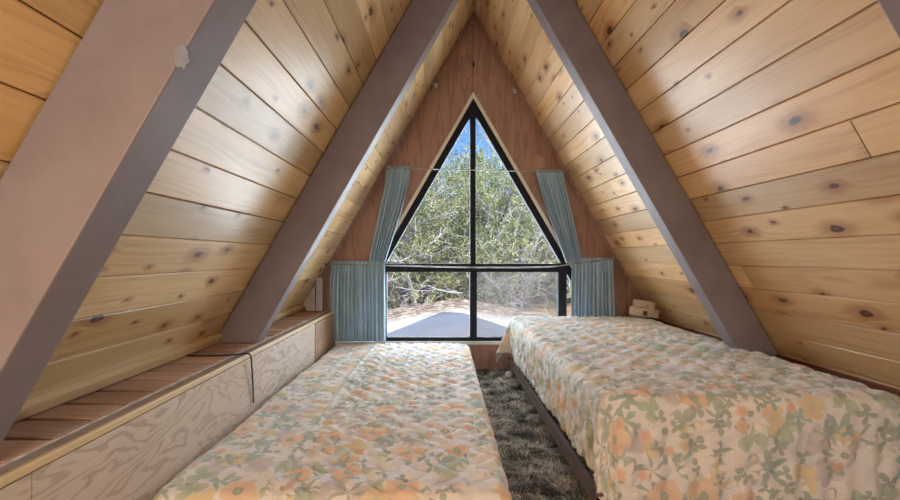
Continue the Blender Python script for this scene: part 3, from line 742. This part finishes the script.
def tree_mesh(seed, h, spread_r, n_leaf):
    r = np.random.default_rng(seed); V = []; Fc = []; tone = []; tips = []
    def seg_tube(pts, r0, r1, tn):
        n = 5; pts = np.array(pts); m_ = len(pts); off = sum(len(q) for q in V)
        ring = []
        for i in range(m_):
            tvec = pts[min(i+1, m_-1)] - pts[max(i-1, 0)]; tvec = tvec / (np.linalg.norm(tvec) + 1e-9)
            ref = np.array([0, 0, 1.0]) if abs(tvec[2]) < 0.9 else np.array([1.0, 0, 0])
            a = np.cross(tvec, ref); a /= np.linalg.norm(a); b = np.cross(tvec, a)
            rad = r0 + (r1 - r0) * i / (m_ - 1)
            k = np.arange(n) * 2*PI/n
            ring.append(pts[i] + rad * (np.cos(k)[:, None] * a + np.sin(k)[:, None] * b))
        V.append(np.vstack(ring)); tone.append(np.full(m_ * n, tn))
        for i in range(m_ - 1):
            for k in range(n): Fc.append((off+i*n+k, off+i*n+(k+1) % n, off+(i+1)*n+(k+1) % n, off+(i+1)*n+k))
    def grow(p, d, L, rad, lvl):
        steps = 5; pts = [p.copy()]
        for i in range(steps):
            d = d + r.normal(0, 0.24, 3) + np.array([0, 0, 0.06]); d /= np.linalg.norm(d); pts.append(pts[-1] + d * L / steps)
        r1 = rad * 0.45
        seg_tube(pts, rad, r1, np.clip(r.normal(0.5, 0.25), 0, 1))
        if lvl >= 3:
            tips.append((pts[-1], L)); tips.append((pts[3], L)); return
        for _ in range((7, 6, 5)[lvl] if lvl else 9):
            i = r.integers(1, steps + 1); q = pts[i]
            nd = d * 0.5 + r.normal(0, 0.75, 3); nd[2] = nd[2] * 0.7 + 0.1; nd /= np.linalg.norm(nd)
            grow(q, nd, L * r.uniform(0.42, 0.66), rad * 0.42, lvl + 1)
        tips.append((pts[-1], L * 0.5))
    trunks = 3
    for k in range(trunks):
        a = r.uniform(0, 2*PI); d = np.array([0.35 * math.cos(a), 0.35 * math.sin(a), 1.0]); d /= np.linalg.norm(d)
        grow(np.array([0.12 * math.cos(a), 0.12 * math.sin(a), -0.15]), d, h * r.uniform(0.72, 0.9), 0.085, 0)
    # low dead limbs
    for k in range(16):
        a = r.uniform(0, 2*PI); d = np.array([math.cos(a), math.sin(a), r.uniform(-0.05, 0.55)]); d /= np.linalg.norm(d)
        keep = len(tips); grow(np.array([0, 0, r.uniform(0.2, 1.6)]), d, spread_r * r.uniform(0.7, 1.1), 0.035, 1)
        if r.random() < 0.35: del tips[keep:]
    V_ = np.vstack(V)
    me = bpy.data.meshes.new('branches'); me.from_pydata(V_.tolist(), [], Fc)
    me.attributes.new('tone', 'FLOAT', 'POINT').data.foreach_set('value', np.concatenate(tone).astype(np.float32))
    # foliage tufts
    T_ = np.array([t[0] for t in tips]); T_ = T_[T_[:, 2] > 0.25]
    # tufts thin out low down where the limbs are bare
    keepp = r.random(len(T_)) < np.clip(0.30 + 0.75 * (T_[:, 2] - 0.6) / h, 0.55, 1.0); T_ = T_[keepp]
    per = max(1, n_leaf // len(T_)); n = len(T_) * per
    c = np.repeat(T_, per, 0); tt = np.repeat(r.normal(0.5, 0.22, len(T_)), per)
    p = c + r.normal(0, 0.085, (n, 3))
    d = r.normal(0, 1, (n, 3)); d[:, 2] += 0.6; d /= np.linalg.norm(d, axis=1)[:, None]
    e = np.cross(d, r.normal(0, 1, (n, 3))); e /= np.linalg.norm(e, axis=1)[:, None]
    L = r.uniform(0.04, 0.085, n)[:, None]; W = r.uniform(0.008, 0.018, n)[:, None]
    VV = np.stack([p - e * W, p + e * W, p + d * L + e * W * 0.5, p + d * L - e * W * 0.5], 1).reshape(-1, 3)
    k = np.arange(n) * 4
    mf = bpy.data.meshes.new('foliage'); mf.from_pydata(VV.tolist(), [], np.stack([k, k+1, k+2, k+3], -1).tolist())
    mf.attributes.new('tone', 'FLOAT', 'POINT').data.foreach_set('value', np.repeat(np.clip(tt + r.normal(0, 0.15, n), 0, 1), 4).astype(np.float32))
    return me, mf
protos = [tree_mesh(101, 4.3, 1.9, 26000), tree_mesh(202, 4.3, 2.0, 26000), tree_mesh(303, 4.0, 1.8, 22000)]
def tree(kind, x, y, rz, s, label):
    root = tag(empty('juniper_tree', (x, y, ground_z(x, y)), (0, 0, rz)), label, 'tree', 'junipers beyond the lower roof'); root.scale = (s, s, s)
    me, mf = protos[kind]
    for nm, q, mat in (('branches', me, BARK), ('foliage', mf, FOLIAGE)):
        if not q.materials: q.materials.append(mat)
        o = bpy.data.objects.new(nm, q); COL.objects.link(o); o.parent = root
for a in ((0, -0.75, 10.6, 0.3, 0.80, 'nearest juniper behind the left half of the window, tangled bare limbs low down'),
          (1, 1.75, 10.9, 1.9, 0.80, 'nearest juniper behind the right half of the window, paler yellow green crown'),
          (2, 0.45, 12.4, 4.0, 0.86, 'juniper behind the centre mullion, between the two nearest junipers'),
          (1, -2.9, 11.9, 5.1, 0.9, 'juniper at the left edge of the window beyond the roof'),
          (0, 3.9, 12.0, 2.7, 0.9, 'juniper at the right edge of the window beyond the roof'),
          (2, -1.6, 14.6, 0.9, 0.98, 'further juniper seen through the left branches'),
          (1, 1.2, 15.4, 3.3, 0.98, 'further juniper seen through the gap behind the mullion'),
          (0, 3.2, 16.0, 4.6, 1.0, 'further juniper seen through the right branches'),
          (2, 5.8, 14.8, 2.2, 1.0, 'far right juniper beyond the window frame'),
          (1, -4.6, 15.2, 1.2, 1.0, 'far left juniper beyond the window frame')):
    tree(*a)

# ------------------------------------------------------------------ light
w = bpy.data.worlds.new('sky'); SC.world = w; w.use_nodes = True
nt = w.node_tree; bg = nt.nodes['Background']
sky = nt.nodes.new('ShaderNodeTexSky'); sky.sky_type = 'NISHITA'; sky.sun_disc = False
sky.sun_elevation = math.radians(46); sky.sun_rotation = math.radians(180); sky.altitude = 2000; sky.air_density = 1.0; sky.dust_density = 0.6
mul = nt.nodes.new('ShaderNodeMix'); mul.data_type = 'RGBA'; mul.blend_type = 'MULTIPLY'; mul.inputs[0].default_value = 1.0
mul.inputs[7].default_value = (0.62, 0.80, 1.08, 1); tc = nt.nodes.new('ShaderNodeTexCoord'); sx = nt.nodes.new('ShaderNodeSeparateXYZ'); mr = nt.nodes.new('ShaderNodeMapRange'); hz = nt.nodes.new('ShaderNodeMix'); hz.data_type = 'RGBA'
hz.inputs[6].default_value = (0.50, 0.72, 1.05, 1); hz.inputs[7].default_value = (5.2, 4.1, 3.0, 1)   # sky overhead brightened out of view, added fill for the shaded lower roof
mr.inputs['From Min'].default_value = 0.55; mr.inputs['From Max'].default_value = 0.85
for a_, b_ in ((tc.outputs['Generated'], sx.inputs[0]), (sx.outputs[2], mr.inputs[0]), (mr.outputs[0], hz.inputs[0]), (hz.outputs[2], mul.inputs[7])): nt.links.new(a_, b_)
nt.links.new(sky.outputs[0], mul.inputs[6])
nt.links.new(mul.outputs[2], bg.inputs[0]); bg.inputs[1].default_value = 0.24

def light(name, typ, loc, energy, color, target=None, **kw):
    l = bpy.data.lights.new(name, typ); l.energy = energy; l.color = color
    for k, v in kw.items(): setattr(l, k, v)
    o = bpy.data.objects.new(name, l); COL.objects.link(o); o.location = loc
    if target is not None: o.rotation_euler = (Vector(target) - Vector(loc)).to_track_quat('-Z', 'Y').to_euler()
    return o
SUN_EL, SUN_AZ = math.radians(45), math.radians(5)
sd = Vector((-math.sin(SUN_AZ) * math.cos(SUN_EL), math.cos(SUN_AZ) * math.cos(SUN_EL), -math.sin(SUN_EL)))
s = light('sun', 'SUN', (0, -5, 8), 7.2, (1.0, 0.94, 0.85), None, angle=math.radians(0.53)); s.rotation_euler = sd.to_track_quat('-Z', 'Y').to_euler()
light('window_daylight', 'AREA', (0.25, D + 0.75, 1.05), 165, (0.80, 0.91, 1.0), (0.25, 0, 0.95), shape='RECTANGLE', size=2.3, size_y=2.1)
light('rear_fill', 'AREA', (0.25, -2.2, 1.6), 34, (1.0, 0.97, 0.94), (0.1, 3, 1.3), shape='RECTANGLE', size=1.1, size_y=1.1)  # soft fill added behind the eye, no window stands there
light('low_warm_lamp', 'POINT', (-0.58, -0.35, 0.72), 35, (1.0, 0.71, 0.41), None, shadow_soft_size=0.16)  # unseen warm lamp, low down behind the eye on the left

# ------------------------------------------------------------------ camera
cd = bpy.data.cameras.new('camera'); cam = bpy.data.objects.new('camera', cd); COL.objects.link(cam)
cam.location = (0, 0, H); cam.rotation_euler = (PI / 2, 0, 0)
cd.sensor_width = 36.0; cd.lens = 36.0 * F / 900.0; cd.clip_start = 0.02; cd.clip_end = 200
cd.shift_x = (450 - U0) / 900.0; cd.shift_y = (V0 - 250) / 900.0
SC.camera = cam
SC.view_settings.view_transform = 'Standard'; SC.view_settings.look = 'None'
SC.view_settings.exposure = 0.0; SC.view_settings.gamma = 1.0; SC.view_settings.use_curve_mapping = False
